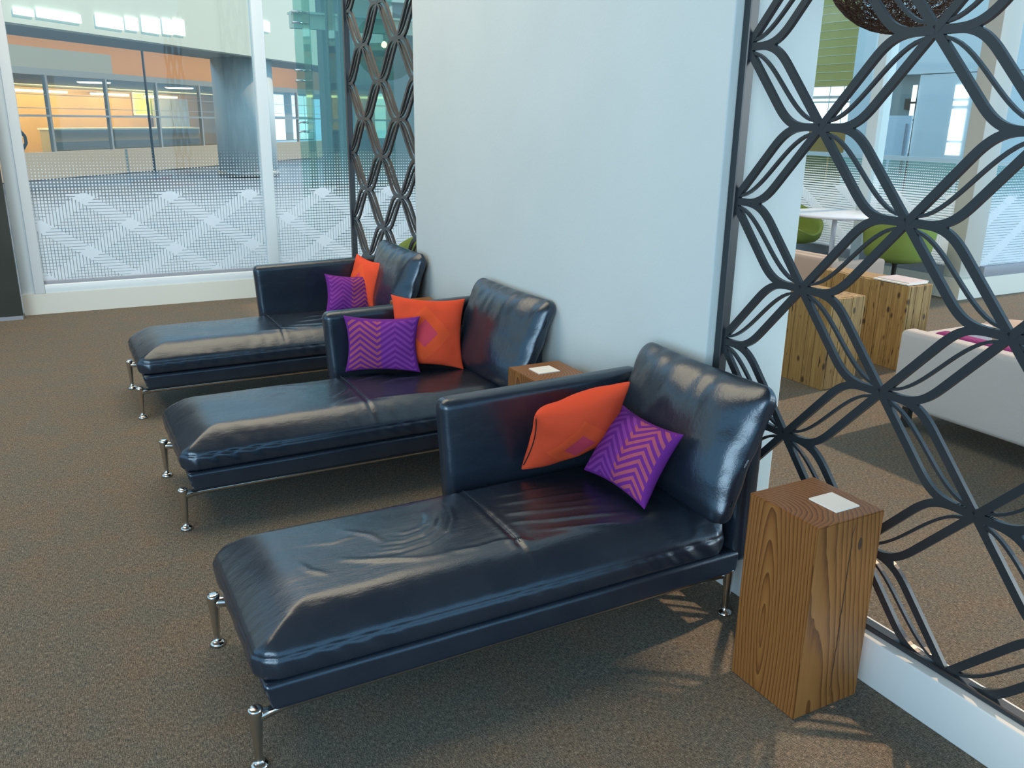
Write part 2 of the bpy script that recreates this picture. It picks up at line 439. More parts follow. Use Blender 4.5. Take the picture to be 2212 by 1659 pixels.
def strand_meshes(sgn):
    """one lattice edge running one column to -y and half a row up (sgn=1) or down (-1)"""
    def line(pts): return [(-x*DY, sgn*y*DZ) for x, y in pts]
    # broad bar: straight flight out of one node, then a tight bend into the level bar of the next
    a = [(.46*i/4, .735*i/4) for i in range(5)]+[bez((.46, .735), (.57, .91), (.66, 1.0), (.84, 1.0), i/10) for i in range(1, 11)]+[(1, 1)]
    t1 = line(a); t2 = line([(1-x, 1-y) for x, y in reversed(a)])
    th = line([bez((.04, .075), (.36, .05), (.64, .95), (.96, .925), i/16) for i in range(17)])
    out = []
    for nm, pts, w, dep in (('broad_ribbon', t1, .0228, .0150+.0004*sgn), ('broad_ribbon', t2, .0228, .0142+.0003*sgn), ('thin_ribbon', th, .0085, .0125+.0003*sgn)):
        v, f = ribbon(pts, w, dep); out.append((nm, mesh(nm, v, f, M_steel)))
    return out
ST = {1: strand_meshes(1), -1: strand_meshes(-1)}
def screen(label, y_start, ncol, z0, nrow, loc_x, frame_lo, frame_hi, extra):
    t = thing('lattice_screen', label, 'screen', (loc_x, y_start, .15), 0, 'black lattice screens beside the white partition')
    for c in range(ncol):
        for r in range(-1, nrow):
            if (c+r) % 2: continue                       # nodes sit on a checkerboard
            z = z0+r*DZ-.15
            for sg in (1, -1):
                z2 = z+sg*DZ
                if min(z, z2) < -.02 or max(z, z2) > 2.9: continue
                for nm, me in ST[sg]: obj(nm, me, t, (0, -c*DY, z))
    for nm, lo, hi in extra: box(nm, lo, hi, M_steel, t, .003, 1)
    return t
# near screen: even columns have nodes at z = .395 + .479 k -> row index parity
screen('tall black lattice screen on white kerb beside the wooden side table', 2.190, 7, .156+DZ, 12, .05, None, None,
       [('frame_post', (-.018, -.016, 0), (.018, .018, 3.0)), ('bottom_bar', (-.018, -3.6, 0), (.018, 0, .018))])
screen('black lattice screen beyond the far end of the white partition, beside the window', 6.285, 4, .156+DZ, 12, .05, None, None,
       [('frame_post', (-.02, -.012, 0), (.02, .024, 3.0)), ('bottom_bar', (-.018, -1.37, 0), (.018, 0, .018)), ('inner_post', (-.012, -1.372, 0), (.012, -1.352, 3.0))])

# ------------------------------------------------------------------ chaises
# local frame: origin at floor under the centre; x towards the wall, y away from the viewer
LX0, LX1 = -.81, .753         # foot legs, head legs (local x)
HW = .2985                    # half leg spacing
SEAT = .402
def leg_mesh(s, xdir):
    prof = [(.019, 0), (.023, .003), (.022, .009), (.014, .016), (.0095, .022), (.0105, .04), (.0145, .11), (.018, .145), (.0195, .165), (.0195, .173), (.017, .178), (.010, .180)]
    return lathe(prof, 18)
M_leg = mesh('leg', *leg_mesh(1, 1), M_chrome, True)
def glide_mesh():
    return mesh('foot_glide', *lathe([(.024, 0), (.026, .004), (.022, .011), (.012, .017)], 18), M_chrome, True)
M_glide = glide_mesh()
def rail_mesh():
    L = LX1-LX0; p = [(-.004, 0, .150), (.014, .003, .150), (.035, .010, .148), (.08, .0195, .146), (L-.08, .0195, .146), (L-.03, .012, .148), (L, 0, .15)]
    return mesh('side_rail', *sweep(p, [.016, .018, .015, .0125, .0125, .0125, .012], 12), M_chrome, True)
M_rail = rail_mesh()
def fold(x, y, pts, w, amp):
    """soft ridge along a polyline, fading at its ends"""
    best, bt, n = 9.0, 0.0, len(pts)-1
    for k in range(n):
        (x0, y0), (x1, y1) = pts[k], pts[k+1]
        dx, dy = x1-x0, y1-y0; t = max(0.0, min(1.0, ((x-x0)*dx+(y-y0)*dy)/(dx*dx+dy*dy)))
        e = math.hypot(x-x0-t*dx, y-y0-t*dy)
        if e < best: best, bt = e, (k+t)/n
    if best > 3*w: return 0.0
    e = best/w
    return amp*math.sin(PI*bt)**.7*math.exp(-e*e) if 0 < bt < 1 else 0.0
def seat_mesh(seed, folds):
    lx, ly, lz = 1.53, .632, .074
    x_foot, z_bot = -.800, .246
    cx_, cz_ = x_foot+lx/2, z_bot+lz/2
    sat = lambda d: math.sin(PI/2*min(1.0, max(0.0, d)))
    def disp(p, n):
        X, y = p.x+cx_, p.y
        up = max(0.0, min(1.0, n.z*1.6))
        u, v = abs(p.x)/(lx/2), abs(p.y)/(ly/2)
        q = Vector(p)
        # plan corners are drawn in a little
        cr = max(0, u-.93)/.07*max(0, v-.86)/.14
        q.x -= math.copysign(.022*cr, p.x); q.y -= math.copysign(.016*cr, p.y)
        if up > 0:
            df, ds = (X-x_foot)/.17, (ly/2-abs(y))/.125
            a, b = sat(df), sat(ds)
            m = min(a, b); m = m-.035*math.exp(-((a-b)/.10)**2)*(1-m)   # mitred corner
            z = .072*m+.010*(1-(y/(ly/2))**2)*sat(df)
            wk = sat(df*1.5)*sat(ds*1.2)
            z -= .0035*math.exp(-(X/.007)**2)*wk
            z += .0016*math.exp(-((abs(X)-.018)/.013)**2)*wk
            for f in folds: z += fold(X, y, *f)*wk
            z += .003*noise.noise(Vector((X*5+seed*7, y*7, 0)))*wk
            z += .0022*math.sin(X*70+6*noise.noise(Vector((X*4, seed, 1))))*max(0, 1-abs(ds-.35)/.4)*sat(df)*(.4+noise.noise(Vector((X*2.3, seed, 7))))
            q.z += z*up
        side = 1-abs(n.z)
        if side > .3:
            w_ = noise.noise(Vector((p.x*2.6+seed*3, 0, 5)))
            amp = .0045*max(0, .28+w_)*(1-min(1, abs(p.z/(lz/2)))**4)
            ph = (p.x*75 if abs(n.y) > .5 else p.y*45)+p.z*70+3.0*w_
            q = q+Vector((n.x, n.y, 0))*(amp*math.sin(ph)+.006*(1-(p.z/(lz/2))**2))*side
        # stitched edge between top and boxing
        zz = (p.z-(lz/2-.010))/.0035
        q = q-Vector((n.x, n.y, 0))*.0035*math.exp(-zz*zz)
        return Vector((q.x+cx_, q.y, q.z+cz_))
    V, F = rounded_grid((lx, ly, lz), .012, (200, 84, 9), disp, 3)
    return mesh('seat_cushion', V, F, M_leather, True)
def back_cushion_mesh(w, seed):
    hgt, th = .47, .155
    def disp(p, n):
        u, v = p.y/(w/2), p.z/(hgt/2)
        pin = (1-abs(u)**3.2)*(1-abs(v)**3.0)
        x = p.x*(.42+.72*pin) + (.012*noise.noise(Vector((p.y*6+seed, p.z*6, p.x*4))) if True else 0)
        k = 1-.035*(1-v*v)*abs(u)**3
        kz = 1-.03*(1-u*u)*abs(v)**3
        cr = .0045*math.sin(p.y*55+4*noise.noise(Vector((p.y*7, p.z*3, seed))))*max(0, v-.2)+.006*math.sin(p.z*48+p.y*20)*max(0, abs(u)-.55)
        return Vector((x+cr*(1 if p.x < 0 else -1)*-1, p.y*k, p.z*kz))
    V, F = rounded_grid((th, w, hgt), .06, (4, 44, 34), disp, 4)
    return mesh('back_cushion', V, F, M_leather, True)
def arm_mesh():
    # upholstered side panel, softly rounded; front edge leans a little
    def disp(p, n):
        k = (p.z+.27)/.54
        return Vector((p.x-.03*k*(1 if p.x < 0 else 0)*min(1, -p.x/.36), p.y+.012*(k-.5), p.z+.008*(p.x/.4)))
    V, F = rounded_grid((.80, .088, .53), .034, (20, 2, 16), disp, 5)
    return mesh('armrest', V, F, M_leather, True)
M_arm = arm_mesh()
def backpanel_mesh():
    V, F = rounded_grid((.085, .64, .47), .036, (2, 18, 14), None, 5)
    return mesh('backrest', V, F, M_leather, True)
M_backp = backpanel_mesh()
def plat_disp(p, n):
    k = (.042-p.z)/.084
    return Vector((p.x+(.022*k if p.x < 0 else -.01*k), p.y, p.z))
M_plat = mesh('platform', *rounded_grid((1.575, .634, .084), .017, (30, 12, 2), plat_disp, 5), M_leather, True)
def chaise(label, cx, cy, rot, seed, folds, back_w, back_dy, back_rot, lean, back_dx):
    t = thing('chaise_longue', label, 'chaise longue', (cx, cy, 0), rot, 'black leather chaise longues along the white partition')
    obj('platform', M_plat, t, (-.790+1.575/2, 0, .2005))
    s = obj('seat_cushion', seat_mesh(seed, folds), t)
    # cross seam stitching, a thin welt
    w = [(.0005*math.sin(i*.9), -.20+.40*i/24, SEAT+.0085-.0045*(-1+2*i/24)**2) for i in range(25)]
    obj('seam_welt', mesh('seam_welt', *sweep(w, .0016, 5), M_leather, True), s)
    obj('armrest', M_arm, t, (.395, HW+.025, .440))
    obj('backrest', M_backp, t, (.797, .0, .425))
    b = obj('back_cushion', back_cushion_mesh(back_w, seed), t, (.700+back_dx, back_dy, .605))
    b.rotation_euler = (0, lean, back_rot)
    for sy_ in (-1, 1):
        for xx in (LX0, LX1):
            l = obj('leg', M_leg, t, (xx, sy_*HW, 0)); obj('foot_glide', M_glide, l, (0, 0, 0))
        rl = obj('side_rail', M_rail, t, (LX0, sy_*HW, 0)); rl.scale = (1, -sy_, 1)
    return t
arc = [(-.084, .19), (-.092, .10), (-.115, .02), (-.165, -.055), (-.24, -.10), (-.34, -.117), (-.45, -.09)]
f1 = []
for k, (sc, am) in enumerate(((1.0, .0055), (.87, .006), (.74, .006), (.62, .0055), (.50, .005), (.39, .004))):
    f1.append(([(-.33+(x+.33)*sc+.012*k, .08+(y-.08)*sc+.004*(k % 2)) for x, y in arc], .0085, am))
f1 += [([(-.52, -.05), (-.42, -.105), (-.30, -.155), (-.20, -.17)], .009, .005), ([(-.62, -.02), (-.60, -.08), (-.55, -.13)], .009, .003), ([(-.08, -.16), (0, -.175), (.05, -.20)], .009, .004), ([(-.26, -.15), (-.12, -.17), (-.02, -.16)], .009, .004),
       ([(-.46, .12), (-.38, .04), (-.36, -.02)], .009, .003), ([(-.60, .08), (-.50, .05), (-.42, .06)], .010, .003),
       ([(.04, -.01), (.18, -.05), (.38, -.10)], .010, .006), ([(.03, -.07), (.18, -.115), (.42, -.17)], .010, .006), ([(.05, .06), (.20, .035), (.38, .01)], .009, .005), ([(.02, .13), (.15, .11), (.32, .10)], .010, .004), ([(.06, -.14), (.22, -.19), (.40, -.23)], .010, .0045), ([(.16, .0), (.28, -.035), (.40, -.05)], .008, .004)]
f2 = [([(-.16, -.20), (-.08, -.14), (-.01, -.12)], .010, .004), ([(-.12, -.10), (-.05, -.04), (-.01, .02)], .010, .004), ([(.05, .10), (.14, .13), (.24, .13)], .010, .006), ([(.14, .01), (.24, .05), (.36, .05)], .010, .006), ([(.02, -.17), (.16, -.19), (.32, -.20)], .012, .004), ([(-.40, .03), (-.34, .05), (-.30, .05)], .010, .003), ([(-.3, .17), (-.18, .13), (-.05, .14)], .010, .004)]
f3 = [([(.0, -.16), (.10, -.19), (.20, -.20)], .011, .006), ([(.06, -.12), (.18, -.15), (.30, -.16)], .011, .006), ([(.12, -.06), (.22, -.06), (.32, -.04)], .010, .006), ([(.16, .02), (.26, .05), (.36, .06)], .010, .006), ([(-.12, -.18), (-.02, -.20), (.08, -.21)], .011, .004), ([(.26, -.02), (.34, -.07), (.44, -.10)], .010, .007)]
chaise('nearest black leather chaise longue, in front, beside the tall wooden block table', -.870, 2.172, 0, 1, f1, .69, -.045, math.radians(-1), math.radians(21), .015)
chaise('middle black leather chaise longue between two others, with upright orange pillow', -.840, 3.637, 0, 2, f2, .72, -.085, math.radians(1.5), math.radians(21), .02)
chaise('farthest black leather chaise longue, closest to the patterned window', -.855, 5.128, 0, 3, f3, .74, -.085, math.radians(-1), math.radians(18), .05)

# ------------------------------------------------------------------ throw pillows
def pillow_mesh(name, w, h, t, material, seed, n=26, pinch=.12, flip=1):
    V, F, U = [], [], []
    ids = {}
    for side in (1, -1):
        for i in range(n+1):
            for j in range(n+1):
                edge = i in (0, n) or j in (0, n)
                if side == -1 and edge: ids[(side, i, j)] = ids[(1, i, j)]; continue
                u, v = math.sin((-1+2*i/n)*PI/2*.98)/math.sin(PI/2*.98), math.sin((-1+2*j/n)*PI/2*.98)/math.sin(PI/2*.98)
                x = w/2*u*(1-pinch*(1-v*v)*abs(u)**1.5); y = h/2*v*(1-pinch*(1-u*u)*abs(v)**1.5)
                k = max(0, (1-u*u)*(1-v*v))
                z = t/2*(k**.42)+.010*noise.noise(Vector((x*11+seed, y*11, side*3)))*min(1, k*5)
                z += .006*math.sin(14*(x-y)+seed)*abs(u*v)*min(1, k*6)
                ids[(side, i, j)] = len(V); V.append((x, y, side*z)); U.append(((1+flip*u)/2, (v+1)/2))
    for i in range(n):
        for j in range(n):
            a, b, c, d = (i, j), (i+1, j), (i+1, j+1), (i, j+1)
            F.append(tuple(ids[(1,)+q] for q in (a, b, c, d))); F.append(tuple(ids[(-1,)+q] for q in (d, c, b, a)))
    return mesh(name, V, F, material, True, U)
def pillow(label, BL, BR, TR, TL, thick, material, seed, group, zipper=False, flip=1):
    BL, BR, TR, TL = map(Vector, (BL, BR, TR, TL))
    c = (BL+BR+TR+TL)/4; x = ((BR-BL)+(TR-TL))/2; y = ((TL-BL)+(TR-BR))/2; w = x.length; h = y.length
    x.normalize(); z = x.cross(y).normalized(); y = z.cross(x)
    me = pillow_mesh('throw_pillow', w, h, thick, material, seed, flip=flip)
    o = obj('throw_pillow', me); Mx = Matrix.Identity(4)
    for i in range(3): Mx[i][0], Mx[i][1], Mx[i][2], Mx[i][3] = x[i], y[i], z[i], c[i]
    o.matrix_world = Mx
    tag(o, label, 'pillow', group)
    if zipper:
        pts = [(-w/2*(1-.12*(1-(v/(h/2))**2))-.0008, v, 0) for v in [-.42*h+.84*h*i/16 for i in range(17)]]
        obj('zipper', mesh('zipper', *sweep(pts, .0022, 5), M_black), o)
    return o
GP, GO = 'purple chevron pillows', 'orange pillows'
pillow('purple chevron pillow tipped against the back cushion of the nearest chaise', (-.425, 2.33, .418), (-.415, 1.985, .418), (-.275, 1.955, .640), (-.29, 2.29, .66), .11, M_purple, 3, GP, flip=-1)
pillow('orange pillow tipped forward over a purple one on the nearest chaise', (-.665, 2.41, .428), (-.325, 2.40, .478), (-.240, 2.235, .765), (-.632, 2.235, .685), .16, M_orange, 5, GO, True)
pillow('purple chevron pillow standing at the armrest end of the middle chaise', (-.795, 3.872, .412), (-.467, 3.705, .412), (-.470, 3.725, .690), (-.800, 3.892, .690), .10, M_purple, 9, GP)
pillow('square orange pillow with pink diamond standing upright on the middle chaise', (-.63, 3.80, .43), (-.265, 3.71, .412), (-.160, 3.80, .725), (-.520, 3.89, .775), .11, M_orange, 12, GO)
pillow('purple chevron pillow leaning on an orange one on the farthest chaise', (-.575, 5.16, .415), (-.235, 5.16, .415), (-.145, 5.235, .590), (-.440, 5.235, .660), .10, M_purple, 15, GP, flip=-1)
pillow('orange pillow behind a purple one on the farthest chaise', (-.30, 5.42, .44), (-.225, 5.13, .43), (-.135, 5.10, .712), (-.215, 5.42, .745), .10, M_orange, 18, GO)

# ------------------------------------------------------------------ block tables
def block_table(label, x0, y0, s, h, card, seed):
    t = thing('block_table', label, 'table', (x0+s/2, y0+s/2, 0), 0, 'wooden block side tables')
    bm = bmesh.new(); bmesh.ops.create_cube(bm, size=1)
    for v in bm.verts: v.co = Vector((v.co.x*s, v.co.y*s, (v.co.z+.5)*h))
    bmesh.ops.bevel(bm, geom=bm.edges[:], offset=.003, segments=2, affect='EDGES')
    me = bpy.data.meshes.new('block'); bm.to_mesh(me); bm.free(); me.materials.append(M_wood)
    obj('block', me, t)
    # drying crack down the near face and a knot
    pts = [(.010+.006*noise.noise(Vector((i*.6, seed, 0))), -s/2-.0002, h*.985-h*.93*i/30) for i in range(31)]
    obj('drying_crack', mesh('drying_crack', *sweep(pts, [.0016*(1-abs(-1+2*i/30)**6)+.0002 for i in range(31)], 5), M_thread), t)
    kn = [(.045+.008*math.cos(a), -s/2-.0003, h*.86+.019*math.sin(a)) for a in [2*PI*i/14 for i in range(14)]]
    obj('knot', mesh('knot', kn, [tuple(range(14))], M_thread), t)
    if card:
        c = box('paper_card', (card[0], card[1], h), (card[2], card[3], h+.004), M_card)
        tag(c, card[4], 'card', 'white cards on the block tables')
    return t
block_table('wooden block table in the foreground by the screen kerb', -.317, 1.368, .253, .596, (-.200, 1.415, -.110, 1.512, 'white card on the foreground block table'), 1)
block_table('wooden block table behind the armrest of the nearest chaise', -.340, 2.800, .250, .596, (-.275, 2.895, -.175, 2.985, 'white card on the block table behind the nearest chaise'), 2)
block_table('wooden block table half hidden behind the middle chaise pillow', -.310, 4.315, .250, .596, None, 3)

# ------------------------------------------------------------------ lounge behind the screen
def crate(label, x0, y0, x1, y1, h, nx, ny):
    t = thing('timber_crate', label, 'table', ((x0+x1)/2, (y0+y1)/2, 0), 0, 'rustic timber crate tables')
    hx, hy = (x1-x0)/2, (y1-y0)/2
    box('core', (-hx+.02, -hy+.02, .0), (hx-.02, hy-.02, h-.02), M_thread, t)
    rr = random.Random(x0*10)
    def cuts(a, b, n):
        w = [rr.uniform(.7, 1.3) for _ in range(n)]; s = sum(w); out = [a]
        for q in w: out.append(out[-1]+q/s*(b-a))
        return out
    for sgn in (-1, 1):
        c = cuts(-hy, hy, ny)
        for a, b in zip(c, c[1:]): box('plank', (sgn*hx-.02 if sgn > 0 else -hx, a+.0015, 0), (sgn*hx if sgn > 0 else -hx+.02, b-.0015, h-.001-rr.random()*.004), M_plank, t, .002, 1)
        c = cuts(-hx+.021, hx-.021, nx)
        for a, b in zip(c, c[1:]): box('plank', (a+.0015, sgn*hy-.02 if sgn > 0 else -hy, 0), (b-.0015, sgn*hy if sgn > 0 else -hy+.02, h-.001-rr.random()*.004), M_plank, t, .002, 1)
    c = cuts(-hy+.021, hy-.021, ny)
    for a, b in zip(c, c[1:]): box('plank', (-hx+.021, a+.001, h-.02), (hx-.021, b-.001, h), M_plank, t, .002, 1)
    return t
crate('rustic timber crate table nearest the partition end, seen through the screen', 2.17, 3.55, 2.47, 4.15, .585, 3, 6)
crate('rustic timber crate table with magazines on top, beyond the screen', 3.00, 3.64, 3.24, 4.40, .585, 3, 7)
def magazine(label, lo, hi, material):
    t = thing('magazine', label, 'magazine', ((lo[0]+hi[0])/2, (lo[1]+hi[1])/2, lo[2]), 0, 'magazines on the timber crate')
    hx, hy, hz = (hi[0]-lo[0])/2, (hi[1]-lo[1])/2, hi[2]-lo[2]
    box('pages', (-hx+.002, -hy+.002, .001), (hx-.002, hy-.002, hz-.001), M_card, t); box('cover', (-hx, -hy, hz-.001), (hx, hy, hz), material, t); box('back_cover', (-hx, -hy, 0), (hx, hy, .001), M_gasket, t)
magazine('lower magazine lying on the timber crate', (3.005, 3.66, .585), (3.21, 3.94, .594), M_card)
magazine('upper magazine with pinkish cover on the timber crate', (3.03, 3.67, .594), (3.23, 3.93, .601), M_paper1)

def sofa(label, loc, rot, L, dep, h, seat_h, mback, mseat, legs=True):
    """local: back panel along y at x=0 facing -x, seat towards +x"""
    t = thing('sofa', label, 'sofa', loc, rot)
    def part(nm, lo, hi, mm, r):
        sz = [hi[i]-lo[i] for i in range(3)]; c = [(hi[i]+lo[i])/2 for i in range(3)]
        V, F = sh(rounded_grid(sz, r, (6, 6, 6), None, 3), c); obj(nm, mesh(nm, V, F, mm, True), t)
    part('backrest', (0, 0, .12), (.11, L, h), mback, .03)
    part('base', (.08, .02, .12), (dep, L-.02, seat_h-.11), mback, .03)
    part('seat_cushion', (.11, .09, seat_h-.11), (dep-.01, L-.09, seat_h), mseat, .04)
    part('armrest', (.05, 0, .12), (dep, .09, h-.03), mback, .03)
    part('armrest', (.05, L-.09, .12), (dep, L, h-.03), mback, .03)
    part('back_cushion', (.10, .10, seat_h-.02), (.24, L-.10, h+.002), mseat, .05)
    if legs:
        for x in (.06, dep-.06):
            for y in (.08, L-.08): box('leg', (x-.02, y-.02, 0), (x+.02, y+.02, .13), M_black, t)
    return t
sofa('light grey sofa with magenta cushions seen from behind through the screen', (2.03, 1.35, 0), 0, 1.60, .72, .545, .40, M_sofa, M_magenta)
sofa('tan sofa behind the timber crates near the green chairs', (3.85, 5.05, 0), math.radians(0), 1.5, .70, .50, .36, M_tan, M_tan)
def ottoman(label, x, y, r, h):
    t = thing('ottoman', label, 'ottoman', (x, y, 0))
    V, F = lathe([(r*.86, .05), (r, .10), (r, h-.05), (r*.95, h-.01), (r*.8, h), (.01, h+.004)], 28); obj('cushion', mesh('cushion', V, F, M_tan, True), t)
    V, F = lathe([(r*.7, 0), (r*.7, .05)], 24); obj('plinth', mesh('plinth', V, F, M_black), t)
ottoman('round tan seat on the carpet beyond the grey sofa', 3.30, 3.02, .23, .42)
ottoman('round tan seat at the right edge beyond the grey sofa', 3.85, 2.95, .23, .42)

def tub_chair(label, x, y, rz):
    t = thing('tub_chair', label, 'chair', (x, y, 0), rz, 'green tub chairs')
    n = 40; V, F = [], []
    # front of chair faces local -y; rim height varies round the shell
    def rim(a): return .36+.36*(.5-.5*math.cos(a))**.75*1.0 if True else 0
    rows_o = [(.06, 0.0), (.17, .0), (.25, .03), (.30, .10)]
    rings = []
    def ring(fr):
        ids = []
        for j in range(n):
            a = 2*PI*j/n; r_, z_ = fr(a); ids.append(len(V)); V.append((r_*math.sin(a), -r_*math.cos(a), z_))
        rings.append(ids)
    top = lambda a: .44+.34*((.5-.5*math.cos(a))**.7)
    ring(lambda a: (.05, .335)); ring(lambda a: (.17, .338)); ring(lambda a: (.255, .36)); ring(lambda a: (.295, .40))
    for k in (.33, .66, 1.0): ring(lambda a, k=k: (.30+.045*k*(top(a)-.44)/.34+.01*k, .41+(top(a)-.41)*k))
    ring(lambda a: (.30+.045*(top(a)-.44)/.34-.012, top(a)+.008))
    for k in (.9, .55, .2): ring(lambda a, k=k: (.268+.04*k*(top(a)-.44)/.34, .435+(top(a)-.44)*k))
    ring(lambda a: (.22, .43)); ring(lambda a: (.10, .425)); ring(lambda a: (.01, .425))
    for r0, r1 in zip(rings, rings[1:]):
        for j in range(n): F.append((r0[j], r0[(j+1) % n], r1[(j+1) % n], r1[j]))
    F.append(tuple(reversed(rings[0]))); F.append(tuple(rings[-1]))
    obj('shell', mesh('shell', V, F, M_green, True), t)
    V, F = lathe([(.035, .10), (.022, .14), (.022, .30), (.05, .338)], 14); obj('stem', mesh('stem', V, F, M_black, True), t)
    for k in range(5):
        a = 2*PI*k/5+.3; p = [(.02*math.cos(a), .02*math.sin(a), .15), (.12*math.cos(a), .12*math.sin(a), .09), (.29*math.cos(a), .29*math.sin(a), .018)]
        obj('base_leg', mesh('base_leg', *sweep(p, [.018, .016, .012], 8), M_chrome, True), t)
    return t
tub_chair('green tub chair on the near side of the round white table', 5.26, 5.50, math.radians(122))
tub_chair('green tub chair behind the round white table, half hidden by the partition', 5.36, 6.95, math.radians(2))
tub_chair('green tub chair glimpsed through the far lattice screen', .86, 6.62, math.radians(200))
rt = thing('round_table', 'round white pedestal table between two green chairs', 'table', (5.06, 6.12, 0))
V, F = lathe([(.30, .715), (.44, .722), (.46, .732), (.46, .745), (.455, .75), (.01, .75)], 48); obj('table_top', mesh('table_top', V, F, M_tablewhite, True), rt)
V, F = lathe([(.024, .03), (.024, .72)], 16); obj('stem', mesh('stem', V, F, M_tablewhite, True), rt)
V, F = lathe([(.24, 0), (.24, .012), (.05, .03), (.03, .05)], 32); obj('foot', mesh('foot', V, F, M_tablewhite, True), rt)

# woven globe pendant
LC = Vector((2.564, 3.677, 2.572)); LR = .455
pl = thing('pendant_lamp', 'brown woven globe pendant lamp at the top behind the screen', 'lamp', LC)
rr = random.Random(3); V, F = [], []
for k in range(300):
    ax = Vector((rr.gauss(0, 1), rr.gauss(0, 1), rr.gauss(0, 1))).normalized(); d = rr.uniform(-.55, .55)
    e1 = ax.orthogonal().normalized(); e2 = ax.cross(e1); rho = math.sqrt(1-d*d); Rk = LR*rr.uniform(.985, 1.0); wob = rr.uniform(0, 6)
    pts = []
    for i in range(30):
        a = 2*PI*i/30; q = ax*(d+.05*math.sin(3*a+wob))+e1*(rho*math.cos(a))+e2*(rho*math.sin(a)); pts.append(q.normalized()*Rk)
    v, f = sweep(pts, .0019, 3, True); o_ = len(V); V += v; F += [tuple(i+o_ for i in q) for q in f]
tag(obj('woven_shade', mesh('woven_shade', V, F, M_thread), pl), kind='stuff')
V, F = lathe([(.02, .16), (.03, .12), (.03, .02), (.055, -.03), (.06, -.07), (.04, -.11), (.005, -.125)], 16); obj('bulb', mesh('bulb', V, F, M_card, True), pl)
V, F = sweep([(0, 0, .15), (0, 0, 3.17)], .005, 6); obj('cord', mesh('cord', V, F, M_black), pl)

# ------------------------------------------------------------------ concourse beyond the front glazing
# local frame of the concourse front: s along (.674,.739), off along (-.739,.674)
CO = Vector((-2.26, 24.4, 0)); crot = math.atan2(.739, .674)
def cpart(name, s0, s1, o0, o1, z0, z1, material, parent=None, r=0):
    o = box(name, (s0, o0, z0), (s1, o1, z1), material, parent, r)
    if parent is None: o.location = CO; o.rotation_euler = (0, 0, crot)
    return o
def cthing(name, label, cat, s=0, off=0, z=0, group=None):
    p = CO+Vector((.674*s-.739*off, .739*s+.674*off, z)); return thing(name, label, cat, p, crot, group)
tag(obj('floor_concourse', mesh('floor_concourse', [(-40, 8.02, -.02), (60, 8.02, -.02), (60, 60, -.02), (-40, 60, -.02)], [(0, 1, 2, 3)], M_concfloor)), kind='structure')
tag(obj('floor_hall', mesh('floor_hall', [(5.85, 5.16, -.012), (40, 5.16, -.012), (40, 8.02, -.012), (5.85, 8.02, -.012)], [(0, 1, 2, 3)], M_concfloor)), kind='structure')
def cstruct(name, *a): return tag(cpart(name, *a), kind='structure')
cstruct('wall_parapet', -14, 26, 0, .3, 0, .65, M_beige)
bk = cstruct('wall_bulkhead', -20, 26, -4.6, -4.3, 3.05, 5.4, M_palegrn)
cstruct('ceiling_soffit', -20, 26, -4.3, -2.6, 3.06, 3.3, M_grey)
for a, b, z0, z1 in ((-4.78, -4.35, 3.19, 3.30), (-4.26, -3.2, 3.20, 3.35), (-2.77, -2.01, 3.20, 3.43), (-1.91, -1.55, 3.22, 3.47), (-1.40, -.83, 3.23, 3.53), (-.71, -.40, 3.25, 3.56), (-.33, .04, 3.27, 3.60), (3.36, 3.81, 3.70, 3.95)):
    cpart('window_reflection', a, b, -4.64, -4.60, z0, z1, M_bright, bk)  # window reflections in the glass, put in as glowing panes on the bulkhead
cstruct('ceiling_concourse', -14, 26, .3, 9, 2.50, 2.66, M_grey)
cstruct('wall_fascia', -14, 3.8, .3, .5, 2.66, 3.15, plain('taupe_fascia', (.38, .40, .33), .6))
cstruct('wall_copper', -14, 26, 3.2, 3.4, 2.66, 5.0, M_orangewall)
cstruct('wall_amber', -14, 26, 9, 9.3, 0, 2.6, M_warm)
gz = cthing('glazed_balustrade', 'glazed screen with slim metal posts on the beige concourse parapet', 'balustrade')
for k in range(-3, 12):
    s = 1.03+2.175*k; cpart('post', s-.035, s+.035, .08, .18, .65, 2.50, M_metal, gz)
    cpart('pane', s+.04, s+2.135, .12, .135, .68, 2.48, M_glass, gz)
cpart('mid_rail', -14, 25, .06, .10, 1.50, 1.55, M_metal, gz); cpart('upper_rail', -14, 25, .10, .12, 2.02, 2.035, M_metal, gz); cpart('lower_rail', -14, 25, .10, .12, 1.70, 1.715, M_metal, gz)
# the light from the cove on the amber wall, the copper cove and the ceiling lamps
for k, (a, b) in enumerate(((4.0, 5.8), (7.2, 11.6), (13.2, 15.2), (16.6, 18.6))):
    t = cthing('strip_light', ['short warm strip light at the far left over the amber wall', 'long warm strip light over the amber wall', 'warm strip light over the amber wall above the poster', 'warm strip light beside the grey column'][k], 'light', a, 8.55, 2.32, 'strip lights over the amber wall')
    box('diffuser', (0, 0, 0), (b-a, .3, .08), M_striplight, t); box('housing', (-.02, -.03, .08), (b-a+.02, .33, .11), M_grey, t)
for k, s in enumerate((4.6, 8.7)):
    t = cthing('downlight', ['round ceiling lamp left of the dark window joint', 'round ceiling lamp just left of the grey column'][k], 'light', s, 1.6, 2.44, 'round concourse ceiling lamps')
    V, F = lathe([(.42, 0), (.45, .02), (.45, .06)], 28); obj('lens', mesh('lens', V, F, M_disclight), t)
    V, F = lathe([(.47, .03), (.47, .07)], 28); obj('ring', mesh('ring', V, F, M_metal), t)
def clight(name, s, off, z, sx, sy, power, col, ts, toff, tz):
    w = lambda s, o, z: CO+Vector((.674*s-.739*o, .739*s+.674*o, z)); return area(name, w(s, off, z), w(ts, toff, tz), sx, sy, power, col)
clight('amber_cove_light', 8, 6.2, 2.42, 22, .5, 1400, (1, .74, .32), 8, 9, 1.4)
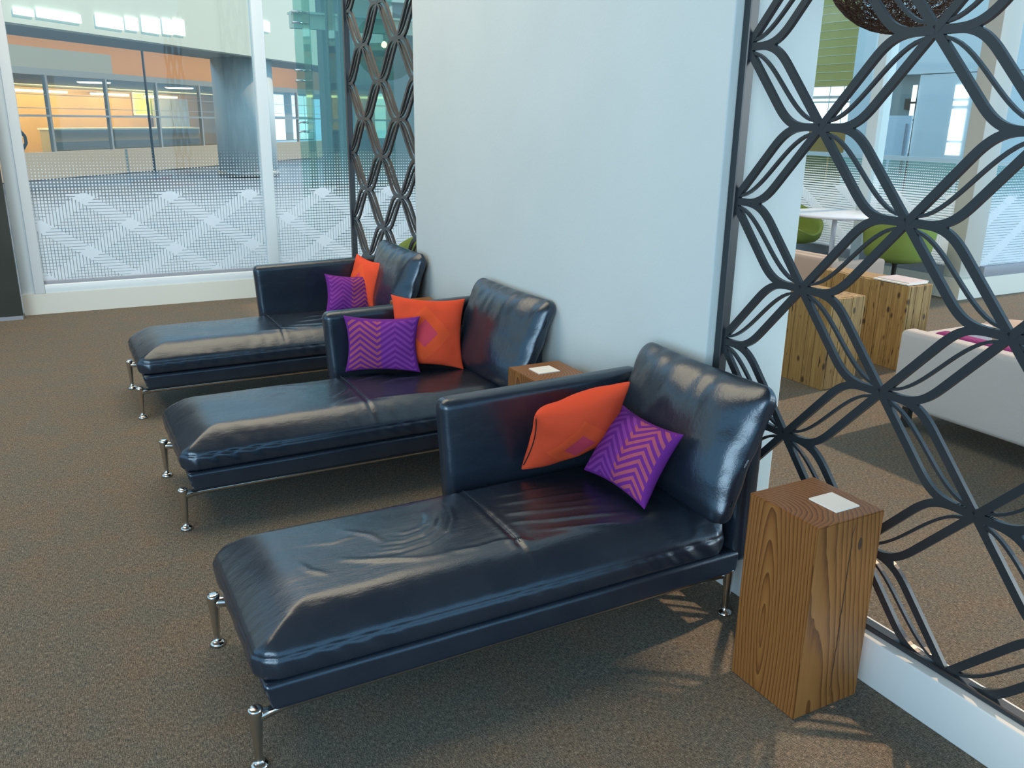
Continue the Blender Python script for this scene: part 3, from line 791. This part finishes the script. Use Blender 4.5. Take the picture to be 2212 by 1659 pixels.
clight('copper_cove_light', 9, 1.6, 3.25, 24, .3, 190, (1, .58, .28), 9, 3.2, 3.2)
col_t = thing('round_column', 'thick pale grey concourse column behind the window mullion', 'column', (3.15, 25.2, 0))
V, F = lathe([(.80, 0), (.80, 3.06)], 40); obj('shaft', mesh('shaft', V, F, plain('pale_grey_column', (.60, .66, .65), .4), True), col_t)
V, F = lathe([(.83, 0), (.83, .12), (.80, .14)], 40); obj('base_ring', mesh('base_ring', V, F, M_metal, True), col_t)
pp = thing('slim_pole', 'slim dark pole standing before the beige concourse parapet', 'pole', (.87, 27.1, 0))
V, F = lathe([(.035, 0), (.035, 3.5)], 12); obj('shaft', mesh('shaft', V, F, M_black, True), pp)
V, F = lathe([(.09, 0), (.09, .02), (.05, .04)], 16); obj('base_plate', mesh('base_plate', V, F, M_black, True), pp)
po = cthing('wall_poster', 'green and yellow wall poster on the amber concourse wall', 'poster', 15.9, 8.9, 1.55)
box('board', (0, 0, 0), (1.5, .06, .95), M_card, po)
pm, pnt, pb = mat('poster_print'); g = NT(pnt); pb.inputs['Roughness'].default_value = .4
vo = pnt.nodes.new('ShaderNodeTexVoronoi'); vo.inputs['Scale'].default_value = 3.2; pnt.links.new(g.obj(), vo.inputs['Vector'])
pnt.links.new(g.ramp(g.sep(vo.outputs['Color'])[0], [(.2, (.55, .70, .10)), (.45, (.80, .80, .35)), (.65, (.35, .60, .12)), (.85, (.78, .45, .15))]), pb.inputs['Base Color'])
box('print', (.05, -.006, .05), (1.45, 0, .90), pm, po)
es = cthing('escalator', 'escalator with black handrail in the concourse at the far left', 'escalator', 4.0, 5.0, 0)
box('balustrade_panel', (-6, 0, .3), (1.2, .06, 1.05), M_palegrn, es)
V, F = sweep([(-6, .03, 1.12), (.9, .03, 1.12), (1.2, .03, 1.06), (1.38, .03, .88), (1.40, .03, .68), (1.25, .03, .5)], .05, 8); obj('handrail', mesh('handrail', V, F, M_black, True), es)
box('balustrade_panel', (-6, 1.2, .3), (2.2, 1.26, 1.05), M_palegrn, es)
V, F = sweep([(-6, 1.23, 1.12), (1.9, 1.23, 1.12), (2.2, 1.23, 1.06), (2.38, 1.23, .88), (2.40, 1.23, .68), (2.25, 1.23, .5)], .05, 8); obj('handrail', mesh('handrail', V, F, M_black, True), es)
ct = cthing('service_counter', 'long pale counter in front of the amber wall', 'counter', 8.2, 6.4, 0)
box('body', (0, 0, 0), (8.6, .6, 1.02), M_beige, ct); box('counter_top', (-.05, -.05, 1.02), (8.65, .65, 1.08), M_white, ct); box('plinth_band', (0, -.02, .42), (8.6, 0, .62), plain('slate_blue', (.16, .22, .28), .5), ct)
dr = cthing('steel_doors', 'grey metal double doors in the concourse left of the column', 'door', 17.0, 8.7, 0)
for k in range(2): box('door_leaf', (k*1.3, 0, 0), (k*1.3+1.27, .1, 2.3), M_metal, dr)
# big windows seen right of the column
wn = cthing('concourse_window', 'tall daylit windows right of the concourse column', 'window', 0, .9, 0)
for a, b in ((13.7, 14.5), (15.2, 15.65), (15.75, 16.2), (16.3, 16.9)):
    for z0, z1 in ((.70, 1.53), (1.60, 2.42)): cpart('pane', a, b, 0, .03, z0, z1, M_bright, wn)
cpart('frame', 13.6, 17.0, .04, .10, .66, 2.48, M_grey, wn)
bm_ = thing('steel_beam', 'pale steel beam high behind the far lattice screen', 'beam', (0, 13.0, 0))
box('web', (1.41, 0, 2.81), (5.5, .12, 3.00), M_palegrn, bm_); box('flange', (1.41, -.08, 3.00), (5.5, .2, 3.03), M_palegrn, bm_)
# glass lift shaft with fins and spider fittings
ls = thing('glass_shaft', 'green glass enclosure with steel fittings right of the window mullion', 'glass enclosure', (.92, 11.0, 0))
box('pane', (0, 0, 0), (1.25, .015, 5), M_teal, ls); box('glass_fin', (.10, -.30, 0), (.115, 0, 5), M_teal, ls); box('glass_fin', (.42, -.25, 0), (.435, 0, 5), M_teal, ls)
box('pane', (1.25, 0, 0), (1.265, 1.6, 5), M_teal, ls); box('corner_post', (.56, .5, 0), (.64, .58, 5), M_grey, ls); box('corner_post', (.78, .7, 0), (.83, .75, 5), M_grey, ls)
for z in (2.68, 2.80, 2.02, 2.14, 1.42, 1.53):
    V, F = merge(sweep([(-.03, -.06, z), (.05, -.03, z+.01), (.10, -.05, z)], [.014, .010, .014], 8), sweep([(.05, -.03, z), (.06, .02, z)], .012, 8)); obj('spider_fitting', mesh('spider_fitting', V, F, M_chrome, True), ls)
# brighter hall behind the far screen
fw = thing('hall_window', 'narrow daylit window seen through the far lattice screen', 'window', (0, 14.0, 0))
for z0, z1 in ((1.28, 1.55), (1.58, 1.78), (1.80, 1.98)): box('pane', (2.98, 0, z0), (3.16, .03, z1), M_bright, fw)
box('frame', (2.94, .031, 0), (3.20, .07, 2.02), M_grey, fw)
sp = thing('spot_lamp', 'small warm lamp glowing behind the far lattice screen', 'lamp', (3.13, 13.9, 2.73))
V, F = lathe([(.01, -.05), (.045, -.03), (.05, 0), (.03, .04), (.01, .05)], 14); obj('globe', mesh('globe', V, F, plain('warm_globe', (1, .8, .4), .4, emit=(1, .7, .3), es=12), True), sp)
V, F = sweep([(0, 0, .05), (0, 0, 1.2)], .008, 6); obj('cord', mesh('cord', V, F, M_black), sp)
struct('wall_hall', (2.2, 14.2, 0), (6.0, 14.5, 3.4), plain('sage_panel', (.22, .28, .26), .6))
struct('wall_hall_upper', (2.2, 14.1, 3.4), (6.0, 14.5, 9), M_palegrn)

# hall to the right, beyond the side glazing (faces parallel to x = 13)
struct('wall_right', (13.0, 6.0, 2.56), (13.3, 12.10, 6), M_white)
struct('wall_right_lower', (13.02, 6.0, 0), (13.3, 11.45, 2.54), M_white)
yw = struct('wall_yellow', (13.0, 12.9, 2.40), (13.3, 16, 6.0), M_yellow)
for k in range(14): box('tile_joint', (12.992, 12.9, 2.50+k*.165), (13.0, 16, 2.508+k*.165), M_joint, yw)
struct('wall_yellow_low', (13.1, 12.75, 0), (13.3, 16, 1.62), M_warm)
rw = thing('hall_glazing', 'daylit glazing with dark bars under the yellow tiled wall', 'window', (13.05, 0, 0))
for a, b in ((12.95, 13.25), (13.30, 13.62), (13.67, 14.3)):
    for z0, z1 in ((1.64, 2.05), (2.09, 2.14), (2.20, 2.38)): box('pane', (0, a, z0), (.03, b, z1), M_bright, rw)
box('frame', (.04, 12.9, 1.62), (.1, 14.4, 2.40), M_grey, rw)
rw2 = thing('hall_glazing', 'daylit slot windows right of the white hall panel', 'window', (12.99, 0, 0))
for z0, z1 in ((1.10, 1.32), (1.36, 1.92), (1.98, 2.06), (2.10, 2.34)): box('pane', (0, 10.38, z0), (.02, 10.66, z1), M_bright, rw2)
for z0, z1 in ((1.10, 1.7), (1.74, 2.02), (2.06, 2.36)): box('pane', (0, 11.47, z0), (.02, 11.56, z1), M_bright, rw2)
pc = thing('hall_column', 'white square column left of the blue mullion in the right hall', 'column', (13.0, 12.6, 0))
box('shaft', (-.2, -.2, 0), (.2, .26, 6), M_white, pc)
nd = thing('frosted_door', 'frosted door in the grey niche of the right hall', 'door', (12.95, 11.46, 0))
box('leaf', (0, 0, .02), (.04, .62, 1.80), plain('frosted_panel', (.60, .72, .80), .3), nd); box('handle', (-.05, .04, .7), (-.02, .07, 1.65), M_gasket, nd)
struct('wall_niche', (13.25, 11.40, 0), (13.35, 12.3, 2.56), M_grey)
sg = box('niche_sign', (13.2, 11.62, 1.92), (13.24, 11.86, 2.12), plain('brown_sign', (.10, .07, .05), .5)); tag(sg, 'small brown sign above the frosted door', 'sign')
br = thing('glass_railing', 'glass railing with white handrail beyond the side window', 'railing', (9.0, 0, 0))
box('handrail', (-.03, 6.5, 1.13), (.03, 11.0, 1.19), M_white, br)
for k in range(4): box('pane', (-.006, 6.5+k*1.12, .05), (.006, 7.58+k*1.12, 1.13), M_teal, br)
